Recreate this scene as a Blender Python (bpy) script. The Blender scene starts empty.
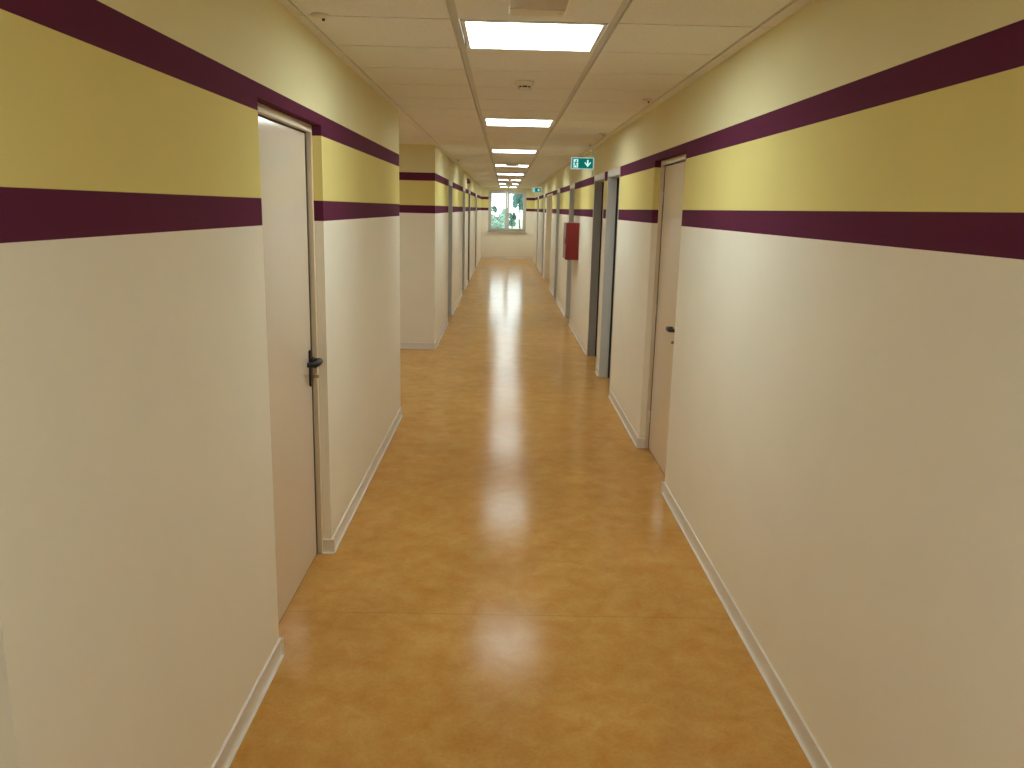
import bpy, bmesh, math, random
from mathutils import Matrix, Vector
random.seed(7)
S = bpy.context.scene
C = S.collection

# ------------------------------------------------------------------ measures (metres)
XL, XR = -0.856, 1.053          # corridor side walls
ZC = 2.483                      # ceiling underside
YB, YE = -7.0, 30.0             # corridor back and end
YP0, YP1, XP = 6.78, 10.2, -4.0 # side passage opening on the left
PITCH = 0.6035                  # ceiling tile pitch
Y0 = 3.475                      # a tile joint
WT = 0.35                       # wall thickness
Z_TT, Z_TB, Z_LT, Z_LB = 2.150, 2.054, 1.761, 1.665   # painted stripes

# ------------------------------------------------------------------ helpers
def bm_box(bm, x0, x1, y0, y1, z0, z1):
    vs = [bm.verts.new((x, y, z)) for x in (x0, x1) for y in (y0, y1) for z in (z0, z1)]
    a = vs
    fs = [(0,1,3,2),(4,6,7,5),(0,4,5,1),(2,3,7,6),(0,2,6,4),(1,5,7,3)]
    out = [bm.faces.new([a[i] for i in f]) for f in fs]
    return vs, out

def bm_bbox(bm, x0, x1, y0, y1, z0, z1, r=0.003, seg=2):
    """box with rounded edges"""
    t = bmesh.new()
    bm_box(t, x0, x1, y0, y1, z0, z1)
    bmesh.ops.recalc_face_normals(t, faces=t.faces)
    bmesh.ops.bevel(t, geom=list(t.edges), offset=r, segments=seg, profile=0.5, affect='EDGES')
    merge(bm, t)

def merge(bm, t):
    mp = {}
    for v in t.verts: mp[v] = bm.verts.new(v.co)
    for f in t.faces:
        try:
            nf = bm.faces.new([mp[v] for v in f.verts]); nf.smooth = f.smooth
        except ValueError: pass
    t.free()

def bm_prism(bm, poly, axis, a0, a1):
    """poly = 2D points; axis 'x','y','z' extrusion from a0 to a1"""
    def P(u, v, w):
        return {'x': (w, u, v), 'y': (u, w, v), 'z': (u, v, w)}[axis]
    A = [bm.verts.new(P(u, v, a0)) for u, v in poly]
    B = [bm.verts.new(P(u, v, a1)) for u, v in poly]
    n = len(poly)
    bm.faces.new(A[::-1]); bm.faces.new(B)
    for i in range(n):
        bm.faces.new((A[i], A[(i+1) % n], B[(i+1) % n], B[i]))

def bm_lathe(bm, prof, n=32, at=(0, 0, 0), axis='z'):
    """prof = list of (r, h); revolved around axis through at"""
    rings = []
    for r, h in prof:
        ring = []
        for k in range(n if r > 1e-6 else 1):
            t = 2*math.pi*k/n
            p = (r*math.cos(t), r*math.sin(t), h)
            if axis == 'x': p = (p[2], p[0], p[1])
            if axis == 'y': p = (p[0], p[2], p[1])
            ring.append(bm.verts.new((p[0]+at[0], p[1]+at[1], p[2]+at[2])))
        rings.append(ring)
    for A, B in zip(rings, rings[1:]):
        for k in range(n):
            a0, a1 = A[k % len(A)], A[(k+1) % len(A)]
            b0, b1 = B[k % len(B)], B[(k+1) % len(B)]
            vs = []
            for v in (a0, a1, b1, b0):
                if v not in vs: vs.append(v)
            if len(vs) > 2:
                f = bm.faces.new(vs); f.smooth = True

def bm_tube(bm, pts, r, n=12):
    pts = [Vector(p) for p in pts]
    rr = r if isinstance(r, (list, tuple)) else [r]*len(pts)
    rings = []
    up = None
    for i, p in enumerate(pts):
        d = (pts[min(i+1, len(pts)-1)] - pts[max(i-1, 0)]).normalized()
        if up is None:
            up = Vector((0, 0, 1)) if abs(d.z) < .9 else Vector((1, 0, 0))
        u = d.cross(up).normalized(); w = u.cross(d).normalized(); up = w
        rings.append([bm.verts.new(p + rr[i]*(math.cos(2*math.pi*k/n)*u + math.sin(2*math.pi*k/n)*w)) for k in range(n)])
    for A, B in zip(rings, rings[1:]):
        for k in range(n):
            f = bm.faces.new((A[k], A[(k+1) % n], B[(k+1) % n], B[k])); f.smooth = True
    bm.faces.new(rings[0][::-1]); bm.faces.new(rings[-1])

def obj(name, bm, mat, parent=None):
    bmesh.ops.recalc_face_normals(bm, faces=bm.faces)
    me = bpy.data.meshes.new(name)
    bm.to_mesh(me); bm.free()
    me.materials.append(mat)
    o = bpy.data.objects.new(name, me); C.objects.link(o)
    if parent is not None: o.parent = parent
    return o

def tag(o, label=None, cat=None, group=None, kind=None):
    if label: o['label'] = label
    if cat: o['category'] = cat
    if group: o['group'] = group
    if kind: o['kind'] = kind
    return o

def empty(name, loc=(0, 0, 0)):
    o = bpy.data.objects.new(name, None); C.objects.link(o)
    o.location = loc; o.empty_display_size = .1
    return o

def copy_tree(o, parent=None):
    c = o.copy(); C.objects.link(c)
    if parent is not None: c.parent = parent
    for ch in list(o.children): copy_tree(ch, c)
    return c

# ------------------------------------------------------------------ materials
def M(name):
    m = bpy.data.materials.new(name); m.use_nodes = True
    nt = m.node_tree; nt.nodes.clear()
    out = nt.nodes.new('ShaderNodeOutputMaterial')
    b = nt.nodes.new('ShaderNodeBsdfPrincipled')
    nt.links.new(b.outputs[0], out.inputs[0])
    return m, nt, b, out

def N(nt, typ, **kw):
    n = nt.nodes.new(typ)
    for k, v in kw.items():
        if hasattr(n, k): setattr(n, k, v)
        else: n.inputs[k].default_value = v
    return n

def rgba(c): return (*c, 1.0)

def plain(name, col, rough=.5, metal=0., bump=0., bscale=200., var=0., spec=.5):
    m, nt, b, out = M(name)
    b.inputs['Roughness'].default_value = rough
    b.inputs['Metallic'].default_value = metal
    b.inputs['Specular IOR Level'].default_value = spec
    tc = N(nt, 'ShaderNodeTexCoord')
    no = N(nt, 'ShaderNodeTexNoise', Scale=bscale, Detail=3.)
    nt.links.new(tc.outputs['Object'], no.inputs['Vector'])
    mix = N(nt, 'ShaderNodeMix', data_type='RGBA')
    mix.inputs[6].default_value = rgba([c*(1-var) for c in col])
    mix.inputs[7].default_value = rgba([min(1, c*(1+var)) for c in col])
    nt.links.new(no.outputs['Fac'], mix.inputs[0])
    nt.links.new(mix.outputs[2], b.inputs['Base Color'])
    if bump:
        bp = N(nt, 'ShaderNodeBump', Strength=bump, Distance=.001)
        nt.links.new(no.outputs['Fac'], bp.inputs['Height'])
        nt.links.new(bp.outputs[0], b.inputs['Normal'])
    return m

CREAM  = (0.86, 0.80, 0.68)
CREAM_UP = (0.785, 0.715, 0.435)   # yellower paint above the upper stripe, its colour darkened for weaker light there
YELLOW = (0.76, 0.65, 0.25)
PLUM   = (0.117, 0.0225, 0.055)

def wall_paint():
    m, nt, b, out = M('wall_paint')
    b.inputs['Roughness'].default_value = .8
    b.inputs['Specular IOR Level'].default_value = .05
    g = N(nt, 'ShaderNodeNewGeometry')
    sep = N(nt, 'ShaderNodeSeparateXYZ')
    nt.links.new(g.outputs['Position'], sep.inputs[0])
    no = N(nt, 'ShaderNodeTexNoise', Scale=3., Detail=2.)
    nt.links.new(g.outputs['Position'], no.inputs['Vector'])
    var = N(nt, 'ShaderNodeMapRange')
    var.inputs[3].default_value = .975; var.inputs[4].default_value = 1.025
    nt.links.new(no.outputs['Fac'], var.inputs[0])
    mp = N(nt, 'ShaderNodeMapRange')
    mp.inputs[2].default_value = 3.0
    nt.links.new(sep.outputs['Z'], mp.inputs[0])
    cr = N(nt, 'ShaderNodeValToRGB')
    el = cr.color_ramp; el.interpolation = 'CONSTANT'
    el.elements[0].position = 0; el.elements[0].color = rgba(CREAM)
    el.elements[1].position = Z_LB/3; el.elements[1].color = rgba(PLUM)
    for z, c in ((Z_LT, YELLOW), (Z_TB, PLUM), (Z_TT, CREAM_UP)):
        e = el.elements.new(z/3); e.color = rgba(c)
    nt.links.new(mp.outputs[0], cr.inputs[0])
    mul = N(nt, 'ShaderNodeVectorMath', operation='SCALE')
    nt.links.new(cr.outputs[0], mul.inputs[0]); nt.links.new(var.outputs[0], mul.inputs['Scale'])
    nt.links.new(mul.outputs[0], b.inputs['Base Color'])
    n2 = N(nt, 'ShaderNodeTexNoise', Scale=260., Detail=3.)
    nt.links.new(g.outputs['Position'], n2.inputs['Vector'])
    bp = N(nt, 'ShaderNodeBump', Strength=.25, Distance=.001)
    nt.links.new(n2.outputs['Fac'], bp.inputs['Height'])
    nt.links.new(bp.outputs[0], b.inputs['Normal'])
    return m

def floor_mat():
    m, nt, b, out = M('linoleum')
    b.inputs['Specular IOR Level'].default_value = .058
    g = N(nt, 'ShaderNodeNewGeometry')
    n1 = N(nt, 'ShaderNodeTexNoise', Scale=8., Detail=8., Roughness=.66, Distortion=.4)
    n2 = N(nt, 'ShaderNodeTexNoise', Scale=2.2, Detail=3., Roughness=.6)
    n3 = N(nt, 'ShaderNodeTexNoise', Scale=70., Detail=4., Roughness=.7, Distortion=.6)
    for n in (n1, n2, n3): nt.links.new(g.outputs['Position'], n.inputs['Vector'])
    cr = N(nt, 'ShaderNodeValToRGB'); e = cr.color_ramp
    e.elements[0].position = .30; e.elements[0].color = rgba((0.535, 0.248, 0.060))
    e.elements[1].position = .70; e.elements[1].color = rgba((0.62, 0.36, 0.110))
    q = e.elements.new(.5); q.color = rgba((0.577, 0.304, 0.084))
    nt.links.new(n1.outputs['Fac'], cr.inputs[0])
    cr3 = N(nt, 'ShaderNodeValToRGB'); e = cr3.color_ramp
    e.elements[0].position = .36; e.elements[0].color = rgba((.91, .90, .86))
    e.elements[1].position = .62; e.elements[1].color = rgba((1.06, 1.06, 1.08))
    nt.links.new(n3.outputs['Fac'], cr3.inputs[0])
    mx = N(nt, 'ShaderNodeMix', data_type='RGBA', blend_type='MULTIPLY'); mx.inputs[0].default_value = .7
    nt.links.new(cr.outputs[0], mx.inputs[6]); nt.links.new(cr3.outputs[0], mx.inputs[7])
    cr2 = N(nt, 'ShaderNodeValToRGB'); e = cr2.color_ramp
    e.elements[0].position = .35; e.elements[0].color = rgba((.93, .915, .88))
    e.elements[1].position = .65; e.elements[1].color = rgba((1.05, 1.06, 1.08))
    nt.links.new(n2.outputs['Fac'], cr2.inputs[0])
    mx2 = N(nt, 'ShaderNodeMix', data_type='RGBA', blend_type='MULTIPLY'); mx2.inputs[0].default_value = 1.
    nt.links.new(mx.outputs[2], mx2.inputs[6]); nt.links.new(cr2.outputs[0], mx2.inputs[7])
    # weld seam of the sheet goods across the corridor
    sep = N(nt, 'ShaderNodeSeparateXYZ'); nt.links.new(g.outputs['Position'], sep.inputs[0])
    cmp_ = N(nt, 'ShaderNodeMath', operation='COMPARE')
    cmp_.inputs[1].default_value = 3.315; cmp_.inputs[2].default_value = .003
    nt.links.new(sep.outputs['Y'], cmp_.inputs[0])
    mx3 = N(nt, 'ShaderNodeMix', data_type='RGBA')
    mx3.inputs[7].default_value = rgba((.40, .19, .05))
    sc = N(nt, 'ShaderNodeMath', operation='MULTIPLY'); sc.inputs[1].default_value = .6
    nt.links.new(cmp_.outputs[0], sc.inputs[0]); nt.links.new(sc.outputs[0], mx3.inputs[0])
    nt.links.new(mx2.outputs[2], mx3.inputs[6])
    nt.links.new(mx3.outputs[2], b.inputs['Base Color'])
    r = N(nt, 'ShaderNodeMapRange')
    r.inputs[3].default_value = .155; r.inputs[4].default_value = .175
    nt.links.new(n2.outputs['Fac'], r.inputs[0]); nt.links.new(r.outputs[0], b.inputs['Roughness'])
    return m

def ceil_mat():
    m, nt, b, out = M('mineral_tile')
    b.inputs['Roughness'].default_value = .85
    b.inputs['Specular IOR Level'].default_value = .2
    g = N(nt, 'ShaderNodeNewGeometry')
    n1 = N(nt, 'ShaderNodeTexNoise', Scale=150., Detail=3.)
    nt.links.new(g.outputs['Position'], n1.inputs['Vector'])
    cr = N(nt, 'ShaderNodeValToRGB'); e = cr.color_ramp
    e.elements[0].position = .32; e.elements[0].color = rgba((.76, .74, .72))
    e.elements[1].position = .46; e.elements[1].color = rgba((.84, .825, .81))
    nt.links.new(n1.outputs['Fac'], cr.inputs[0])
    nt.links.new(cr.outputs[0], b.inputs['Base Color'])
    bp = N(nt, 'ShaderNodeBump', Strength=.3, Distance=.001)
    nt.links.new(n1.outputs['Fac'], bp.inputs['Height']); nt.links.new(bp.outputs[0], b.inputs['Normal'])
    return m

def emit(name, col, strength):
    m = bpy.data.materials.new(name); m.use_nodes = True
    nt = m.node_tree; nt.nodes.clear()
    out = nt.nodes.new('ShaderNodeOutputMaterial')
    e = nt.nodes.new('ShaderNodeEmission')
    tc = N(nt, 'ShaderNodeTexCoord')
    no = N(nt, 'ShaderNodeTexNoise', Scale=40.)
    nt.links.new(tc.outputs['Object'], no.inputs['Vector'])
    mr = N(nt, 'ShaderNodeMapRange'); mr.inputs[3].default_value = strength*.98; mr.inputs[4].default_value = strength*1.02
    nt.links.new(no.outputs['Fac'], mr.inputs[0]); nt.links.new(mr.outputs[0], e.inputs['Strength'])
    e.inputs['Color'].default_value = rgba(col)
    nt.links.new(e.outputs[0], out.inputs[0])
    return m

def glass_mat():
    m = bpy.data.materials.new('pane_glass'); m.use_nodes = True
    nt = m.node_tree; nt.nodes.clear()
    out = nt.nodes.new('ShaderNodeOutputMaterial')
    t = nt.nodes.new('ShaderNodeBsdfTransparent'); t.inputs[0].default_value = rgba((.93, .97, .95))
    gl = nt.nodes.new('ShaderNodeBsdfGlossy'); gl.inputs['Roughness'].default_value = .02
    fr = nt.nodes.new('ShaderNodeFresnel'); fr.inputs[0].default_value = 1.45
    mx = nt.nodes.new('ShaderNodeMixShader')
    nt.links.new(fr.outputs[0], mx.inputs[0]); nt.links.new(t.outputs[0], mx.inputs[1]); nt.links.new(gl.outputs[0], mx.inputs[2])
    nt.links.new(mx.outputs[0], out.inputs[0])
    return m

def leaf_mat(name, c0, c1):
    m, nt, b, out = M(name)
    b.inputs['Roughness'].default_value = .5
    g = N(nt, 'ShaderNodeNewGeometry')
    mix = N(nt, 'ShaderNodeMix', data_type='RGBA')
    mix.inputs[6].default_value = rgba(c0); mix.inputs[7].default_value = rgba(c1)
    nt.links.new(g.outputs['Random Per Island'], mix.inputs[0])
    nt.links.new(mix.outputs[2], b.inputs['Base Color'])
    return m

PANEL = 18.3
mat = dict(
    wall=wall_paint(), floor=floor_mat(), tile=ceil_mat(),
    slab=plain('ceiling_void', (.10, .09, .07), .9),
    skirt=plain('vinyl_skirting', (.77, .72, .65), .3, var=.02),
    door=plain('door_laminate', (.735, .63, .515), .115, bump=.06, bscale=60., var=.012),
    dframe=plain('door_frame_paint', (.72, .60, .44), .35),
    beige=plain('beige_lining_paint', (.92, .87, .70), .5),
    steel=plain('grey_jamb_paint', (.56, .57, .56), .32, var=.02),
    steel_dark=plain('dark_jamb', (.28, .275, .27), .35, var=.02),  # darker jamb tone for a single door on the right wall
    head=plain('pale_frame_paint', (.62, .57, .49), .3),
    gasket=plain('rubber_gasket', (.02, .018, .016), .7),
    gleaf=plain('grey_leaf_paint', (.50, .48, .44), .35, var=.02),
    black=plain('black_plastic', (.008, .006, .007), .42),
    brass=plain('key_metal', (.40, .33, .22), .35, metal=.9),
    white=plain('white_plastic', (.74, .69, .60), .4),
    rail=plain('grid_rail_paint', (.62, .60, .57), .5),
    lampframe=plain('lamp_frame_paint', (.78, .74, .66), .35),
    diff=emit('lamp_diffuser', (.85, 1., .985), PANEL),
    grey_plate=plain('grey_translucent_plate', (.52, .46, .39), .35),
    red=plain('red_enamel', (.205, .009, .010), .3, var=.03),
    reddark=plain('dark_red_enamel', (.19, .009, .008), .4),
    sounder=plain('dark_sounder_plastic', (.09, .035, .02), .5),
    green=emit('sign_green', (.004, .15, .112), 1.0),
    signwhite=emit('sign_white', (.62, 1., .92), .95),
    signcase=emit('sign_case', (.46, .66, .60), .85),
    upvc=plain('window_frame_paint', (.50, .47, .42), .35, var=.02),
    glass=glass_mat(),
    ground=plain('far_grass', (.30, .38, .24), .9, var=.2, bscale=.5),
    bark=plain('bark', (.10, .085, .07), .9, var=.3, bscale=12., bump=.4),
    leafA=leaf_mat('leaf_teal', (.05, .14, .125), (.16, .30, .27)),
    leafB=leaf_mat('leaf_pale', (.22, .36, .30), (.42, .55, .48)),
)

# ------------------------------------------------------------------ openings
# (y0, y1, ztop, niche depth, kind)
LEFT_NEAR = [(0.33, 1.303, 2.108, .15, 'timber'), (2.950, 3.943, 2.108, .15, 'timber')]
LEFT_FAR = [(12.65, 13.52, 2.10, .22, 'steel'), (16.95, 17.85, 2.10, .22, 'steel'),
            (19.55, 20.5, 2.10, .22, 'shallow'), (24.35, 25.25, 2.10, .22, 'steel')]
RIGHT = [(4.955, 5.968, 2.108, .15, 'timber'), (7.765, 8.63, 2.10, .22, 'steel'), (8.97, 9.92, 2.10, .22, 'steel'),
         (12.80, 13.65, 2.10, .22, 'steel'), (16.20, 16.97, 2.10, .22, 'steel'),
         (18.72, 21.2, 2.108, .20, 'double'), (22.15, 22.95, 2.10, .22, 'steel'), (26.2, 27.05, 2.10, .22, 'steel')]

def side_wall(bm, xw, sgn, ya, yb, ops):
    """wall whose room face is at x=xw, growing outward in direction sgn"""
    def bx(d0, d1, y0, y1, z0, z1):
        x0, x1 = sorted((xw+sgn*d0, xw+sgn*d1))
        bm_box(bm, x0, x1, y0, y1, z0, z1)
    y = ya
    for (a, b, zt, d, k) in ops:
        bx(0, WT, y, a, -.05, ZC+.06)
        bx(0, WT, a, b, zt, ZC+.06)
        bx(d, WT, a, b, -.05, zt)
        y = b
    bx(0, WT, y, yb, -.05, ZC+.06)

bm = bmesh.new(); side_wall(bm, XL, -1, YB, YP0, LEFT_NEAR)
bm_box(bm, XP, XL-WT, YP0-.3, YP0, -.05, ZC+.06)
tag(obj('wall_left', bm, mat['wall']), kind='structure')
bm = bmesh.new(); side_wall(bm, XL, -1, YP1, YE, LEFT_FAR)
bm_box(bm, XP, XL-WT, YP1, YP1+.3, -.05, ZC+.06)
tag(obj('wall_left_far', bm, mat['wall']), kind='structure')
bm = bmesh.new(); bm_box(bm, XP-.3, XP, YP0-.3, YP1+.3, -.05, ZC+.06)
tag(obj('wall_passage', bm, mat['wall']), kind='structure')
bm = bmesh.new(); side_wall(bm, XR, 1, YB, YE, RIGHT)
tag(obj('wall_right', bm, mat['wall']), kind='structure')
bm = bmesh.new(); bm_box(bm, XL-WT, XR+WT, YB-.3, YB, -.05, ZC+.06)
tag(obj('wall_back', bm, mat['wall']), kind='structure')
# end wall with a real window opening
WX0, WX1, WZ0, WZ1 = -.597, .755, .945, 2.39
bm = bmesh.new()
bm_box(bm, XL-WT, WX0, YE, YE+.3, -.05, ZC+.06)
bm_box(bm, WX1, XR+WT, YE, YE+.3, -.05, ZC+.06)
bm_box(bm, WX0, WX1, YE, YE+.3, -.05, WZ0)
bm_box(bm, WX0, WX1, YE, YE+.3, WZ1, ZC+.06)
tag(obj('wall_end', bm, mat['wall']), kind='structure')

# floor
bm = bmesh.new()
bm_box(bm, XP-.3, XR+WT, YB-.3, YE+.3, -.12, 0)
tag(obj('floor', bm, mat['floor']), kind='structure')

# ------------------------------------------------------------------ ceiling
LIGHT_K = [-12, -6] + [6*i - 0 for i in range(0, 8)]
LIGHT_K = [-12, -6, 0, 6, 12, 18, 24, 30, 36, 42]
bm = bmesh.new()
bm_box(bm, XP-.3, XR+WT, YB-.3, YE+.3, ZC+.016, ZC+.25)
slab = tag(obj('ceiling', bm, mat['slab']), kind='structure')
bm = bmesh.new()
cols = [(XL, -.815), (-.807, -.233), (-.199, .402), (.436, .985), (1.0, XR)]
k0 = int(math.floor((YB-Y0)/PITCH))
k1 = int(math.ceil((YE-Y0)/PITCH))
g = .0065
for k in range(k0, k1):
    ya, yb = Y0+k*PITCH+g, Y0+(k+1)*PITCH-g
    ya, yb = max(ya, YB), min(yb, YE)
    if yb-ya < .02: continue
    for ci, (xa, xb) in enumerate(cols):
        if ci == 2 and k in LIGHT_K: continue
        bm_box(bm, xa, xb, ya, yb, ZC, ZC+.0165)
    # the side passage
    a2, b2 = max(ya, YP0), min(yb, YP1)
    if b2-a2 > .02:
        x = XL-.006
        while x > XP:
            if not (k == 8 and abs(x-.297+2.4) < .3):
                bm_box(bm, max(x-.594, XP), x, a2, b2, ZC, ZC+.0165)
            x -= .6
o = obj('tile_field', bm, mat['tile'], slab)
bm = bmesh.new()
for xa, xb in ((-.231, -.201), (.404, .434), (.987, .998)):
    bm_box(bm, xa, xb, YB, YE, ZC+.009, ZC+.0165)
obj('grid_rail', bm, mat['rail'], slab)

# ------------------------------------------------------------------ skirting (coved vinyl)
PROF = [(0, 0), (.018, 0), (.0185, .003), (.0165, .0045), (.0095, .0055), (.007, .012), (.0055, .024), (.0055, .064), (.0085, .0665), (.009, .0725), (.007, .0755), (0, .077)]
def sk_y(bm, xw, sgn, ya, yb):
    bm_prism(bm, [(xw+sgn*u, v) for u, v in PROF], 'y', ya, yb)
def sk_x(bm, yw, sgn, xa, xb):
    bm_prism(bm, [(yw+sgn*u, v) for u, v in PROF], 'x', xa, xb)
def runs(ya, yb, ops):
    y = ya; out = []
    for o_ in ops:
        out.append((y, o_[0])); y = o_[1]
    out.append((y, yb)); return out
bm = bmesh.new()
for a, b in runs(YB, YP0, LEFT_NEAR): sk_y(bm, XL, 1, a, b)
for o_ in LEFT_NEAR:
    sk_x(bm, o_[1], -1, XL-.055, XL+.0155); sk_x(bm, o_[0], 1, XL-.055, XL+.0155)
sk_x(bm, YP0, 1, XP, XL+.0155)
tag(obj('baseboard_left', bm, mat['skirt']), kind='structure')
bm = bmesh.new()
e = .0
for a, b in runs(YP1, YE, [(p[0]-.05, p[1]+.05) for p in LEFT_FAR]): sk_y(bm, XL, 1, a, b)
sk_x(bm, YP1, -1, XP, XL+.0155)
tag(obj('baseboard_left_far', bm, mat['skirt']), kind='structure')
bm = bmesh.new()
for a, b in runs(YB, YE, [(p[0]-(.05 if p[4] == 'steel' else 0), p[1]+(.05 if p[4] == 'steel' else 0)) for p in RIGHT]): sk_y(bm, XR, -1, a, b)
for o_ in RIGHT:
    if o_[4] in ('timber', 'double'):
        sk_x(bm, o_[1], -1, XR-.0155, XR+.055); sk_x(bm, o_[0], 1, XR-.0155, XR+.055)
tag(obj('baseboard_right', bm, mat['skirt']), kind='structure')
bm = bmesh.new(); sk_x(bm, YE, -1, XL, XR)
tag(obj('baseboard_end', bm, mat['skirt']), kind='structure')

# ------------------------------------------------------------------ doors
door_n = [0]
def door_root(y):
    door_n[0] += 1
    r = empty('door_%d' % door_n[0]); tag(r, kind='structure'); return r

def lever_handle(parent, xf, sgn, y, dirn, zc=1.018):
    """black lever on a long plate; xf = leaf face, sgn = direction into the corridor"""
    bm = bmesh.new()
    def X(d): return xf+sgn*d
    x0, x1 = sorted((X(0), X(.009)))
    bm_bbox(bm, x0, x1, y-.022, y+.022, zc-.125, zc+.052, .004, 2)
    bm_lathe(bm, [(.0, 0), (.017, 0), (.017, sgn*.012), (.012, sgn*.016), (0, sgn*.016)], 20, (X(.008), y, zc+.0), 'x')
    pts = [(X(.012), y, zc), (X(.034), y, zc), (X(.046), y+dirn*.004, zc), (X(.053), y+dirn*.016, zc),
           (X(.054), y+dirn*.05, zc-.001), (X(.053), y+dirn*.078, zc-.001), (X(.048), y+dirn*.100, zc-.002), (X(.032), y+dirn*.109, zc-.002), (X(.014), y+dirn*.110, zc-.002)]
    bm_tube(bm, pts, [.012, .0125, .0135, .0145, .015, .015, .0145, .013, .0115], 14)
    h = obj('lever_handle', bm, mat['black'], parent)
    tag(h, 'black plastic lever on a long black plate')
    bm = bmesh.new()
    bm_lathe(bm, [(0, 0), (.008, 0), (.008, sgn*.007), (0, sgn*.007)], 16, (X(.008), y, zc-.078), 'x')
    a, b = sorted((X(.012), X(.042)))
    bm_bbox(bm, a, b, y-.0015, y+.0015, zc-.086, zc-.070, .0006, 1)
    k = obj('key', bm, mat['brass'], h)

def timber_door(xw, out, op, handle_y, lever_dir):
    """leaf in a painted steel frame set back in a plastered reveal. out = -1 left wall, +1 right wall"""
    y0, y1, zt, d, _ = op
    r = door_root(y0)
    def X(v): return xw+out*v
    def span(a, b): return sorted((X(a), X(b)))
    bm = bmesh.new()
    fw, fh = .020, .032
    xa, xb = span(.043, .110)
    bm_bbox(bm, xa, xb, y0, y0+fw, 0, zt, .0025); bm_bbox(bm, xa, xb, y1-fw, y1, 0, zt, .0025)
    bm_bbox(bm, xa, xb, y0+fw-.003, y1-fw+.003, zt-fh, zt, .0025)
    obj('frame', bm, mat['dframe'], r)
    # black sealing strip all round behind the leaf
    bm = bmesh.new()
    xa, xb = span(.0670, .149)
    bm_box(bm, xa, xb, y0+fw, y0+fw+.018, .006, zt-fh); bm_box(bm, xa, xb, y1-fw-.018, y1-fw, .006, zt-fh); bm_box(bm, xa, xb, y0+fw+.018, y1-fw-.018, zt-fh-.0065, zt-fh)
    obj('gasket', bm, mat['gasket'], r)
    bm = bmesh.new()
    xa, xb = span(.068, .112)
    bm_bbox(bm, xa, xb, y0+fw+.0185, y1-fw-.0185, .009, zt-fh-.007, .002)
    leaf = obj('leaf', bm, mat['door'], r)
    lever_handle(leaf, X(.068), -out, handle_y, lever_dir)
    # hinges
    hy = (y0+fw+.004) if abs(handle_y-y1) < abs(handle_y-y0) else (y1-fw-.004)
    for hz in (.25, 1.05, 1.85):
        bm = bmesh.new()
        bm_lathe(bm, [(0, -.045), (.007, -.045), (.007, .045), (0, .045)], 12, (X(.066), hy, hz))
        obj('hinge', bm, mat['white'], r)
    bm = bmesh.new()
    xa, xb = span(.072, .149)
    bm_box(bm, xa, xb, y0+fw, y1-fw, .0, .005)
    obj('threshold', bm, mat['gasket'], r)
    return r

def steel_door(xw, out, op, dark=False, depth=.088, handle=None):
    y0, y1, zt, d, _ = op
    r = door_root(y0)
    def X(v): return xw+out*v
    def span(a, b): return sorted((X(a), X(b)))
    st = mat['steel_dark'] if dark else mat['steel']
    t = .012
    bm = bmesh.new()
    xa, xb = span(-.003, depth)
    bm_bbox(bm, xa, xb, y0, y0+t, 0, zt-t, .002); bm_bbox(bm, xa, xb, y1-t, y1, 0, zt-t, .002)
    lin = obj('lining', bm, st, r)
    bm = bmesh.new()
    # face mouldings on the wall and the pale head
    xa2, xb2 = span(-.004, .0)
    for a, b in ((y0-.022, y0+.001), (y1-.001, y1+.040)):
        bm_bbox(bm, xa2, xb2, a, b, 0, zt+.05, .003)
    bm_bbox(bm, xa2, xb2, y0-.022, y1+.040, zt-.002, zt+.055, .003)
    bm_bbox(bm, xa, xb, y0, y1, zt-t, zt, .002)
    obj('architrave', bm, mat['head'], r)
    bm = bmesh.new()
    xa, xb = span(depth, depth+.03)
    bm_box(bm, xa, xb, y0, y0+.022, 0, zt-.002); bm_box(bm, xa, xb, y1-.022, y1, 0, zt-.002); bm_box(bm, xa, xb, y0+.022, y1-.022, zt-.022, zt-.002)
    obj('gasket', bm, mat['gasket'], r)
    bm = bmesh.new()
    xa, xb = span(depth+.03, depth+.07)
    bm_bbox(bm, xa, xb, y0+.004, y1-.004, .008, zt-.006, .002)
    leaf = obj('leaf', bm, mat['gleaf'], r)
    if handle: lever_handle(leaf, X(depth+.03), -out, handle[0], handle[1], handle[2] if len(handle) > 2 else .99)
    return r

def double_door(xw, out, op):
    y0, y1, zt, d, _ = op
    r = door_root(y0)
    def X(v): return xw+out*v
    def span(a, b): return sorted((X(a), X(b)))
    bm = bmesh.new()
    xa, xb = span(-.004, .175); fw = .02
    bm_bbox(bm, xa, xb, y0, y0+fw, 0, zt, .0025); bm_bbox(bm, xa, xb, y1-fw, y1, 0, zt, .0025); bm_bbox(bm, xa, xb, y0+fw, y1-fw, zt-fw, zt, .0025)
    obj('frame', bm, mat['beige'], r)
    ym = (y0+y1)/2
    xa, xb = span(.14, .184)
    for i, (a, b) in enumerate(((y0+fw+.004, ym-.003), (ym+.003, y1-fw-.004))):
        bm = bmesh.new(); bm_bbox(bm, xa, xb, a, b, .008, zt-fw-.004, .002)
        lf = obj('leaf', bm, mat['door'], r)
        if i == 0: lever_handle(lf, X(.14), -out, ym-.07, -1)
    return r

timber_door(XL, -1, LEFT_NEAR[0], 1.18, -1)
timber_door(XL, -1, LEFT_NEAR[1], 3.876, -1)
timber_door(XR, 1, RIGHT[0], 5.16, 1)
for i, op in enumerate(RIGHT[1:], 1):
    if op[4] == 'double': double_door(XR, 1, op)
    else: steel_door(XR, 1, op, dark=(i == 2), handle=(op[0]+.09, 1))
for op in LEFT_FAR:
    if op[4] == 'shallow': steel_door(XL, -1, op, depth=.02, handle=(op[0]+.09, 1, 1.10))
    else: steel_door(XL, -1, op, handle=(op[1]-.09, -1))

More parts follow.
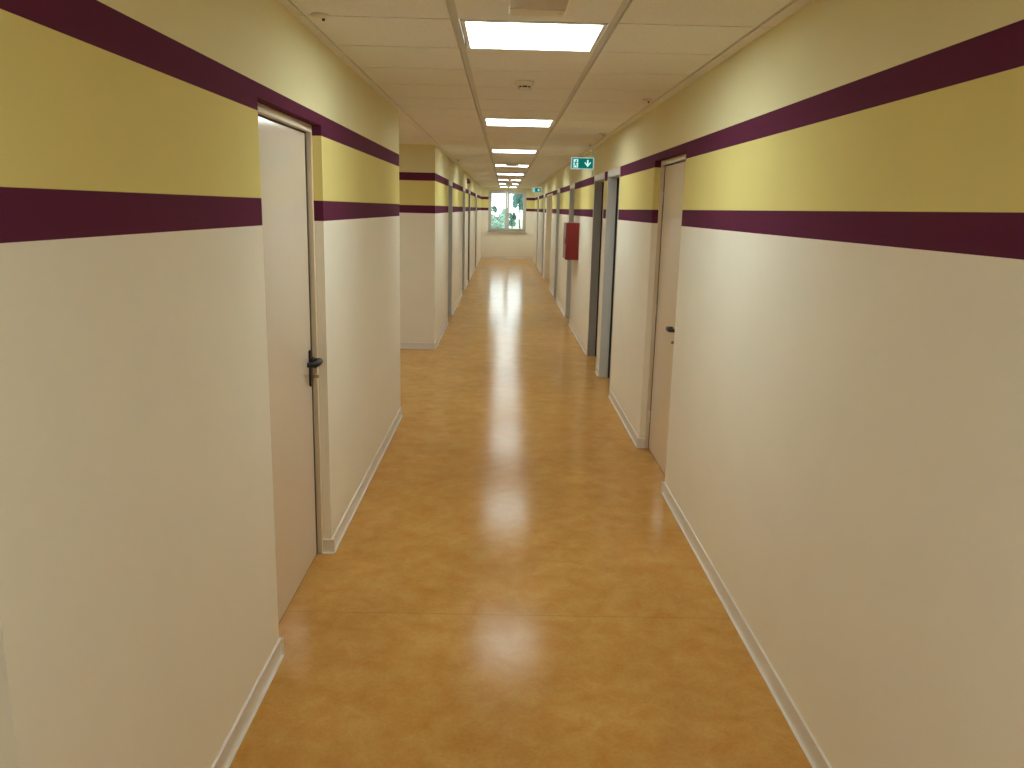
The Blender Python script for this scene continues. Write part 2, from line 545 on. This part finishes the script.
# ------------------------------------------------------------------ window
w = empty('window_1'); tag(w, kind='structure')
yf0, yf1 = YE+.02, YE+.085
bm = bmesh.new(); ft = .062
bm_bbox(bm, WX0, WX0+ft, yf0, yf1, WZ0, WZ1, .004); bm_bbox(bm, WX1-ft, WX1, yf0, yf1, WZ0, WZ1, .004)
bm_bbox(bm, WX0+ft, WX1-ft, yf0, yf1, WZ0, WZ0+ft, .004); bm_bbox(bm, WX0+ft, WX1-ft, yf0, yf1, WZ1-ft, WZ1, .004)
obj('frame', bm, mat['upvc'], w)
xm = (WX0+WX1)/2
for i, (a, b) in enumerate(((WX0+ft-.012, xm-.002), (xm+.002, WX1-ft+.012))):
    bm = bmesh.new(); s = .068; z0, z1 = WZ0+ft-.012, WZ1-ft+.012; ya, yb = yf0-.014, yf1-.02
    bm_bbox(bm, a, a+s, ya, yb, z0, z1, .005); bm_bbox(bm, b-s, b, ya, yb, z0, z1, .005)
    bm_bbox(bm, a+s-.004, b-s+.004, ya, yb, z0, z0+s, .005); bm_bbox(bm, a+s-.004, b-s+.004, ya, yb, z1-s, z1, .005)
    sash = obj('sash', bm, mat['upvc'], w)
    bm = bmesh.new(); bm_box(bm, a+s-.004, b-s+.004, ya+.02, ya+.026, z0+s-.004, z1-s+.004)
    obj('pane', bm, mat['glass'], sash)
    if i == 1:
        bm = bmesh.new()
        bm_bbox(bm, a+.012, a+.038, ya-.010, ya, 1.58, 1.65, .003)
        bm_tube(bm, [(a+.025, ya-.008, 1.615), (a+.025, ya-.04, 1.615), (a+.025, ya-.045, 1.60), (a+.025, ya-.045, 1.50)], .008, 10)
        obj('handle', bm, mat['upvc'], sash)
bm = bmesh.new(); bm_bbox(bm, WX0-.04, WX1+.04, YE-.06, YE+.03, WZ0-.03, WZ0, .004)
obj('sill', bm, mat['upvc'], w)

# ------------------------------------------------------------------ ceiling lights
def make_light():
    r = empty('ceiling_light')
    bm = bmesh.new()
    o0, o1, i = -.294, .294, .276
    z0, z1 = -.004, .009
    bm_bbox(bm, o0, o1, o0, -i, z0, z1, .002); bm_bbox(bm, o0, o1, i, o1, z0, z1, .002)
    bm_bbox(bm, o0, -i, -i, i, z0, z1, .002); bm_bbox(bm, i, o1, -i, i, z0, z1, .002)
    obj('frame', bm, mat['lampframe'], r)
    bm = bmesh.new()
    bm_box(bm, -i, i, -i, i, .0005, .008)
    obj('diffuser', bm, mat['diff'], r)
    return r
ORD = {0: 'nearest and largest', 6: 'second', 12: 'third', 18: 'fourth', 24: 'fifth', 30: 'sixth', 36: 'seventh', 42: 'farthest'}
first = None
for k in LIGHT_K:
    o = make_light() if first is None else copy_tree(first)
    first = first or o
    o.location = ((-.195+.398)/2, Y0+(k+.5)*PITCH, ZC)
    if k == 0: lab = 'nearest and largest square light panel, lit white, at the top of the picture'
    elif k == 42: lab = 'farthest square light panel, lit white, in the ceiling just before the end window'
    elif k > 0: lab = '%s square lit light panel along the ceiling, counted from the nearest' % ORD[k]
    elif k == -6: lab = 'square lit light panel in the ceiling just above and behind the camera'
    else: lab = 'square lit light panel in the ceiling at the back end behind the camera'
    tag(o, lab, 'ceiling light', 'square light panels in the ceiling')

o = copy_tree(first); o.location = (-2.4, Y0+8.5*PITCH, ZC)  # added panel, out of view, to lighten the step wall and passage
tag(o, 'unseen square light panel added in the side passage ceiling to brighten its walls', 'ceiling light', 'square light panels in the ceiling')
# ------------------------------------------------------------------ emergency luminaires
def make_emergency():
    r = empty('emergency_light')
    bm = bmesh.new()
    bm_bbox(bm, -.104, .104, -.155, .155, -.040, 0, .006, 3)
    obj('housing', bm, mat['white'], r)
    bm = bmesh.new(); bm_bbox(bm, -.098, .098, -.150, .045, -.043, -.036, .002)
    tag(obj('cover_plate', bm, mat['grey_plate'], r), 'grey translucent cover plate')
    bm = bmesh.new(); bm_bbox(bm, -.098, .098, .055, .150, -.044, -.036, .003)
    obj('lens_strip', bm, mat['white'], r)
    bm = bmesh.new(); bm_lathe(bm, [(0, -.047), (.004, -.046), (.005, -.043), (.005, -.036)], 12, (.082, .10, 0))
    obj('indicator', bm, mat['white'], r)
    return r
em = None
for y, lab in ((3.035, 'grey flat emergency light on the ceiling above the nearest light panel'),
               (13.85, 'small flat emergency light on the ceiling in front of the fourth light panel'),
               (24.4, 'small flat emergency light far down the ceiling in front of the seventh light panel')):
    o = make_emergency() if em is None else copy_tree(em)
    em = em or o
    o.location = (.1015, y, ZC); tag(o, lab, 'emergency light', 'emergency lights on the ceiling')

# ------------------------------------------------------------------ smoke detectors
def make_smoke():
    r = empty('smoke_detector')
    bm = bmesh.new()
    bm_lathe(bm, [(0, 0), (.056, 0), (.057, -.006), (.054, -.010), (.050, -.022), (.044, -.027), (0, -.027)], 36)
    obj('base', bm, mat['white'], r)
    bm = bmesh.new()
    bm_lathe(bm, [(.033, -.026), (.033, -.038), (0, -.038)], 30)
    tag(obj('sensor_slot', bm, mat['black'], r), 'dark sensing slot')
    bm = bmesh.new()
    bm_lathe(bm, [(0, -.036), (.040, -.036), (.041, -.040), (.036, -.046), (.018, -.050), (0, -.050)], 36)
    for k in range(6):
        t = math.pi*k/3
        bm_box(bm, .034*math.cos(t)-.003, .034*math.cos(t)+.003, .034*math.sin(t)-.003, .034*math.sin(t)+.003, -.038, -.025)
    obj('cap', bm, mat['white'], r)
    return r
sm = None
for y, lab in ((5.05, 'round white smoke detector on the ceiling between the nearest and second light panels'),
               (21.1, 'tiny round smoke detector on the ceiling in front of the sixth light panel'),
               (28.2, 'tiny round smoke detector on the ceiling in front of the farthest light panel')):
    o = make_smoke() if sm is None else copy_tree(sm)
    sm = sm or o
    o.location = (.10, y, ZC); tag(o, lab, 'smoke detector', 'smoke detectors on the ceiling')

# small round fittings with a dark dot along both ceiling edges
def make_dot():
    r = empty('indicator_lamp')
    bm = bmesh.new()
    bm_lathe(bm, [(0, 0), (.036, 0), (.037, -.004), (.034, -.009), (.016, -.013), (0, -.013)], 32)
    obj('rosette', bm, mat['white'], r)
    bm = bmesh.new()
    bm_lathe(bm, [(.0065, -.010), (.0065, -.018), (.004, -.022), (0, -.0225)], 16, (.012, .012, 0))
    tag(obj('lens', bm, mat['sounder'], r), 'dark dot of a lens')
    return r
dt = None
for x, y, lab in ((-.745, 3.455, 'round white ceiling rosette with dark dot above the left door'),
                  (.925, 5.68, 'small ceiling rosette with dark dot above the right brown-beige door'),
                  (.925, 8.22, 'small ceiling rosette above the first grey-framed door on the right'),
                  (.925, 9.50, 'small ceiling rosette just before the nearer green exit sign'),
                  (-.745, 13.1, 'small ceiling rosette on the far left above the first grey-framed left door')):
    o = make_dot() if dt is None else copy_tree(dt)
    dt = dt or o
    o.location = (x, y, ZC); tag(o, lab, 'indicator lamp', 'small round ceiling rosettes')

# ------------------------------------------------------------------ exit signs
def make_exit():
    r = empty('exit_sign')     # origin at the middle of the housing; the legend faces -y
    W, H, D = .137, .069, .016
    bm = bmesh.new()
    bm_bbox(bm, -W, W, -D, D, -H, H, .005, 3)
    obj('housing', bm, mat['signcase'], r)
    bm = bmesh.new(); bm_bbox(bm, W-.02, W+.004, -.012, .012, -.05, .05, .003)
    obj('wall_bracket', bm, mat['white'], r)
    bm = bmesh.new(); bm_box(bm, -W+.012, W-.012, -D-.002, -D+.004, -H+.011, H-.011)
    p = tag(obj('legend_panel', bm, mat['green'], r), 'lit green face')
    def Y(a): return -D-.002-a
    # white doorway
    bm = bmesh.new(); bm_box(bm, -.108, -.052, Y(.0015), Y(-.001), -.050, .046)
    obj('doorway_symbol', bm, mat['signwhite'], p)
    # green running figure in the doorway
    bm = bmesh.new()
    def poly(pts): bm_prism(bm, pts, 'y', Y(.0028), Y(.0005))
    cx, cz = -.074, .030
    poly([(cx+.0085*math.cos(2*math.pi*k/16), cz+.0085*math.sin(2*math.pi*k/16)) for k in range(16)])
    def limb(a, b, wd):
        dx, dz = b[0]-a[0], b[1]-a[1]; l = math.hypot(dx, dz); nx, nz = -dz/l*wd, dx/l*wd
        poly([(a[0]+nx, a[1]+nz), (a[0]-nx, a[1]-nz), (b[0]-nx, b[1]-nz), (b[0]+nx, b[1]+nz)])
    limb((-.077, .020), (-.082, -.012), .008)
    limb((-.076, .016), (-.063, .006), .0035); limb((-.063, .006), (-.057, .013), .003)
    limb((-.080, .016), (-.094, .010), .0035); limb((-.094, .010), (-.098, -.003), .003)
    limb((-.082, -.010), (-.068, -.022), .0048); limb((-.068, -.022), (-.070, -.042), .004)
    limb((-.083, -.010), (-.090, -.028), .0048); limb((-.090, -.028), (-.104, -.034), .004)
    obj('running_figure', bm, mat['green'], p)
    # white down arrow
    bm = bmesh.new()
    ax = .062
    poly = lambda pts: bm_prism(bm, pts, 'y', Y(.0015), Y(-.001))
    poly([(ax-.009, .040), (ax-.009, -.014), (ax, -.042), (ax+.009, -.014), (ax+.009, .040)])
    poly([(ax-.040, .006), (ax-.030, .016), (ax-.005, -.012), (ax+.002, -.042), (ax, -.042)])
    poly([(ax+.040, .006), (ax+.030, .016), (ax+.005, -.012), (ax-.002, -.042), (ax, -.042)])
    obj('down_arrow', bm, mat['signwhite'], p)
    return r
e1 = make_exit(); e1.location = (XR-.141, 10.10, 2.303)
tag(e1, 'nearer green exit sign with running figure and down arrow, jutting from right wall', 'exit sign', 'green exit signs')
e2 = copy_tree(e1); e2.location = (XR-.141, 24.6, 2.31)
tag(e2, 'farther tiny green exit sign on the right wall near the end window', 'exit sign', 'green exit signs')

# cable duct by the exit sign
bm = bmesh.new(); bm_bbox(bm, XR-.016, XR, 10.22, 10.245, 2.16, ZC, .003)
tag(obj('cable_duct', bm, mat['white']), 'thin white cable duct running up the right wall behind the exit sign', 'cable duct')

# ------------------------------------------------------------------ fire hose cabinet
fc = empty('fire_cabinet', (0, 0, 0))
tag(fc, 'red metal fire cabinet mounted on the right wall between grey-framed doors', 'fire cabinet')
bm = bmesh.new(); bm_bbox(bm, .880, XR, 11.70, 12.25, 1.062, 1.580, .006, 3)
obj('body', bm, mat['red'], fc)
bm = bmesh.new(); bm_bbox(bm, .866, .882, 11.704, 12.246, 1.066, 1.576, .005, 3)
fd = obj('door', bm, mat['red'], fc)
bm = bmesh.new(); bm_bbox(bm, .858, .868, 11.74, 11.77, 1.29, 1.36, .003)
obj('latch', bm, mat['black'], fd)
bm = bmesh.new()
for z in (1.352, 1.298):
    bm_bbox(bm, .935, .995, 11.697, 11.703, z-.014, z+.014, .0015)
tag(obj('side_knockout', bm, mat['reddark'], fc), 'two darker marks on the near side')

# dark alarm sounder far on the left wall
sd = empty('alarm_sounder', (XL, 18.66, 2.327)); tag(sd, 'small dark alarm sounder high on the far left wall', 'alarm sounder')
bm = bmesh.new(); bm_bbox(bm, 0, .02, -.06, .06, -.06, .06, .004); obj('back_box', bm, mat['sounder'], sd)
bm = bmesh.new(); bm_lathe(bm, [(0, 0), (.048, 0), (.05, .03), (.04, .055), (0, .06)], 24, (.018, 0, 0), 'x'); obj('horn', bm, mat['sounder'], sd)

# ------------------------------------------------------------------ outside
bm = bmesh.new(); bm_box(bm, -200, 200, YE+.5, 420, -3.6, -3.4)
tag(obj('ground', bm, mat['ground']), kind='structure')

def make_tree(name, x, y, zbase, zc, rx, rz, n, leafm, lab, trunk_r=.09, size=.16):
    r = empty(name, (x, y, zbase)); tag(r, lab, 'tree')
    bm = bmesh.new()
    top = zc - zbase + rz*.5
    pts = [(0.05*math.sin(i*1.7), .05*math.cos(i*1.3), top*i/8) for i in range(9)]
    bm_tube(bm, pts, [trunk_r*(1.25-.9*i/8) for i in range(9)], 10)
    for i in range(9):
        a = random.uniform(0, 2*math.pi); z0 = zc-zbase-rz*.75 + i*rz*.15
        p0 = Vector((0, 0, z0)); d = Vector((math.cos(a)*rx*.75, math.sin(a)*rx*.75, rz*.45))
        bm_tube(bm, [p0, p0+d*.5+Vector((0, 0, -.04)), p0+d], [trunk_r*.4, trunk_r*.25, trunk_r*.1], 6)
    obj('trunk', bm, mat['bark'], r)
    bm = bmesh.new()
    blobs = []
    for i in range(16):
        while True:
            v = Vector((random.uniform(-1, 1), random.uniform(-1, 1), random.uniform(-1, 1)))
            if v.length < 1: break
        blobs.append(Vector((v.x*rx*.75, v.y*rx*.75, v.z*rz*.75)))
    for i in range(n):
        c = random.choice(blobs)
        v = Vector((random.gauss(0, 1), random.gauss(0, 1), random.gauss(0, 1))).normalized()*random.uniform(.5, 1)
        p = c + Vector((v.x*rx*.32, v.y*rx*.32, v.z*rz*.32)) + Vector((0, 0, zc-zbase))
        u = Vector((random.gauss(0, 1), random.gauss(0, 1), random.gauss(0, 1))).normalized()
        w_ = u.cross(Vector((random.gauss(0, 1), random.gauss(0, 1), random.gauss(0, 1)))).normalized()
        s = size*random.uniform(.6, 1.2)
        q = [p-u*s*.5, p+w_*s*.28, p+u*s*.5, p-w_*s*.28]
        bm.faces.new([bm.verts.new(t) for t in q])
    obj('foliage', bm, mat[leafm], r)
    return r
make_tree('tree', 1.05, 60, -3.4, 2.2, .62, .85, 5200, 'leafA', 'dense teal-green tree seen through the right window pane', size=.15)
make_tree('tree', .62, 66, -3.4, 0.95, .42, .6, 1500, 'leafA', 'small dark tree low in the right window pane', size=.14)
make_tree('tree', -.55, 58, -3.4, .72, .85, .85, 2600, 'leafB', 'pale green treetop low in the left window pane')
make_tree('tree', -.9, 72, -3.4, 1.7, .36, .34, 700, 'leafA', 'small dark treetop midway up the left edge of the left pane', size=.13)
make_tree('tree', .02, 70, -3.4, 1.25, .42, .62, 1300, 'leafB', 'pale tree beside the middle post in the left window pane', size=.15)

# ------------------------------------------------------------------ sky
wd = bpy.data.worlds.new('sky'); S.world = wd; wd.use_nodes = True
nt = wd.node_tree; nt.nodes.clear()
out = nt.nodes.new('ShaderNodeOutputWorld'); bg = nt.nodes.new('ShaderNodeBackground')
sky = nt.nodes.new('ShaderNodeTexSky'); sky.sky_type = 'HOSEK_WILKIE'
sky.turbidity = 6.; sky.ground_albedo = .4; sky.sun_direction = (-.5, -.6, .62)
mx = N(nt, 'ShaderNodeMix', data_type='RGBA'); mx.inputs[0].default_value = .75
mx.inputs[7].default_value = (.93, 1., 1., 1)
nt.links.new(sky.outputs[0], mx.inputs[6]); nt.links.new(mx.outputs[2], bg.inputs[0]); bg.inputs[1].default_value = 5.0
nt.links.new(bg.outputs[0], out.inputs[0])

# ------------------------------------------------------------------ camera
PI_, YA, RO, F = .21104, .01318, -.02347, 817.59
cp, sp, cy, sy, cr, sr = math.cos(PI_), math.sin(PI_), math.cos(YA), math.sin(YA), math.cos(RO), math.sin(RO)
fw = Vector((sy*cp, cy*cp, -sp)); rt = Vector((cy, -sy, 0)); dn = fw.cross(rt)
r2 = cr*rt + sr*dn; d2 = -sr*rt + cr*dn
cd = bpy.data.cameras.new('camera'); cam = bpy.data.objects.new('camera', cd); C.objects.link(cam)
cd.sensor_fit = 'HORIZONTAL'; cd.sensor_width = 36; cd.lens = F*36/1024; cd.clip_end = 1000; cd.clip_start = .05
mw = Matrix.Identity(4)
for i in range(3):
    mw[i][0] = r2[i]; mw[i][1] = -d2[i]; mw[i][2] = -fw[i]
mw[2][3] = 1.753
cam.matrix_world = mw
S.camera = cam

vs = S.view_settings
vs.view_transform = 'Standard'; vs.look = 'None'; vs.gamma = 1; vs.exposure = 0.0; vs.use_curve_mapping = False
cyc = S.cycles
cyc.max_bounces = 14; cyc.diffuse_bounces = 8; cyc.glossy_bounces = 5; cyc.transparent_max_bounces = 12
cyc.use_denoising = True; cyc.sample_clamp_indirect = 8.
cyc.caustics_reflective = False; cyc.caustics_refractive = False
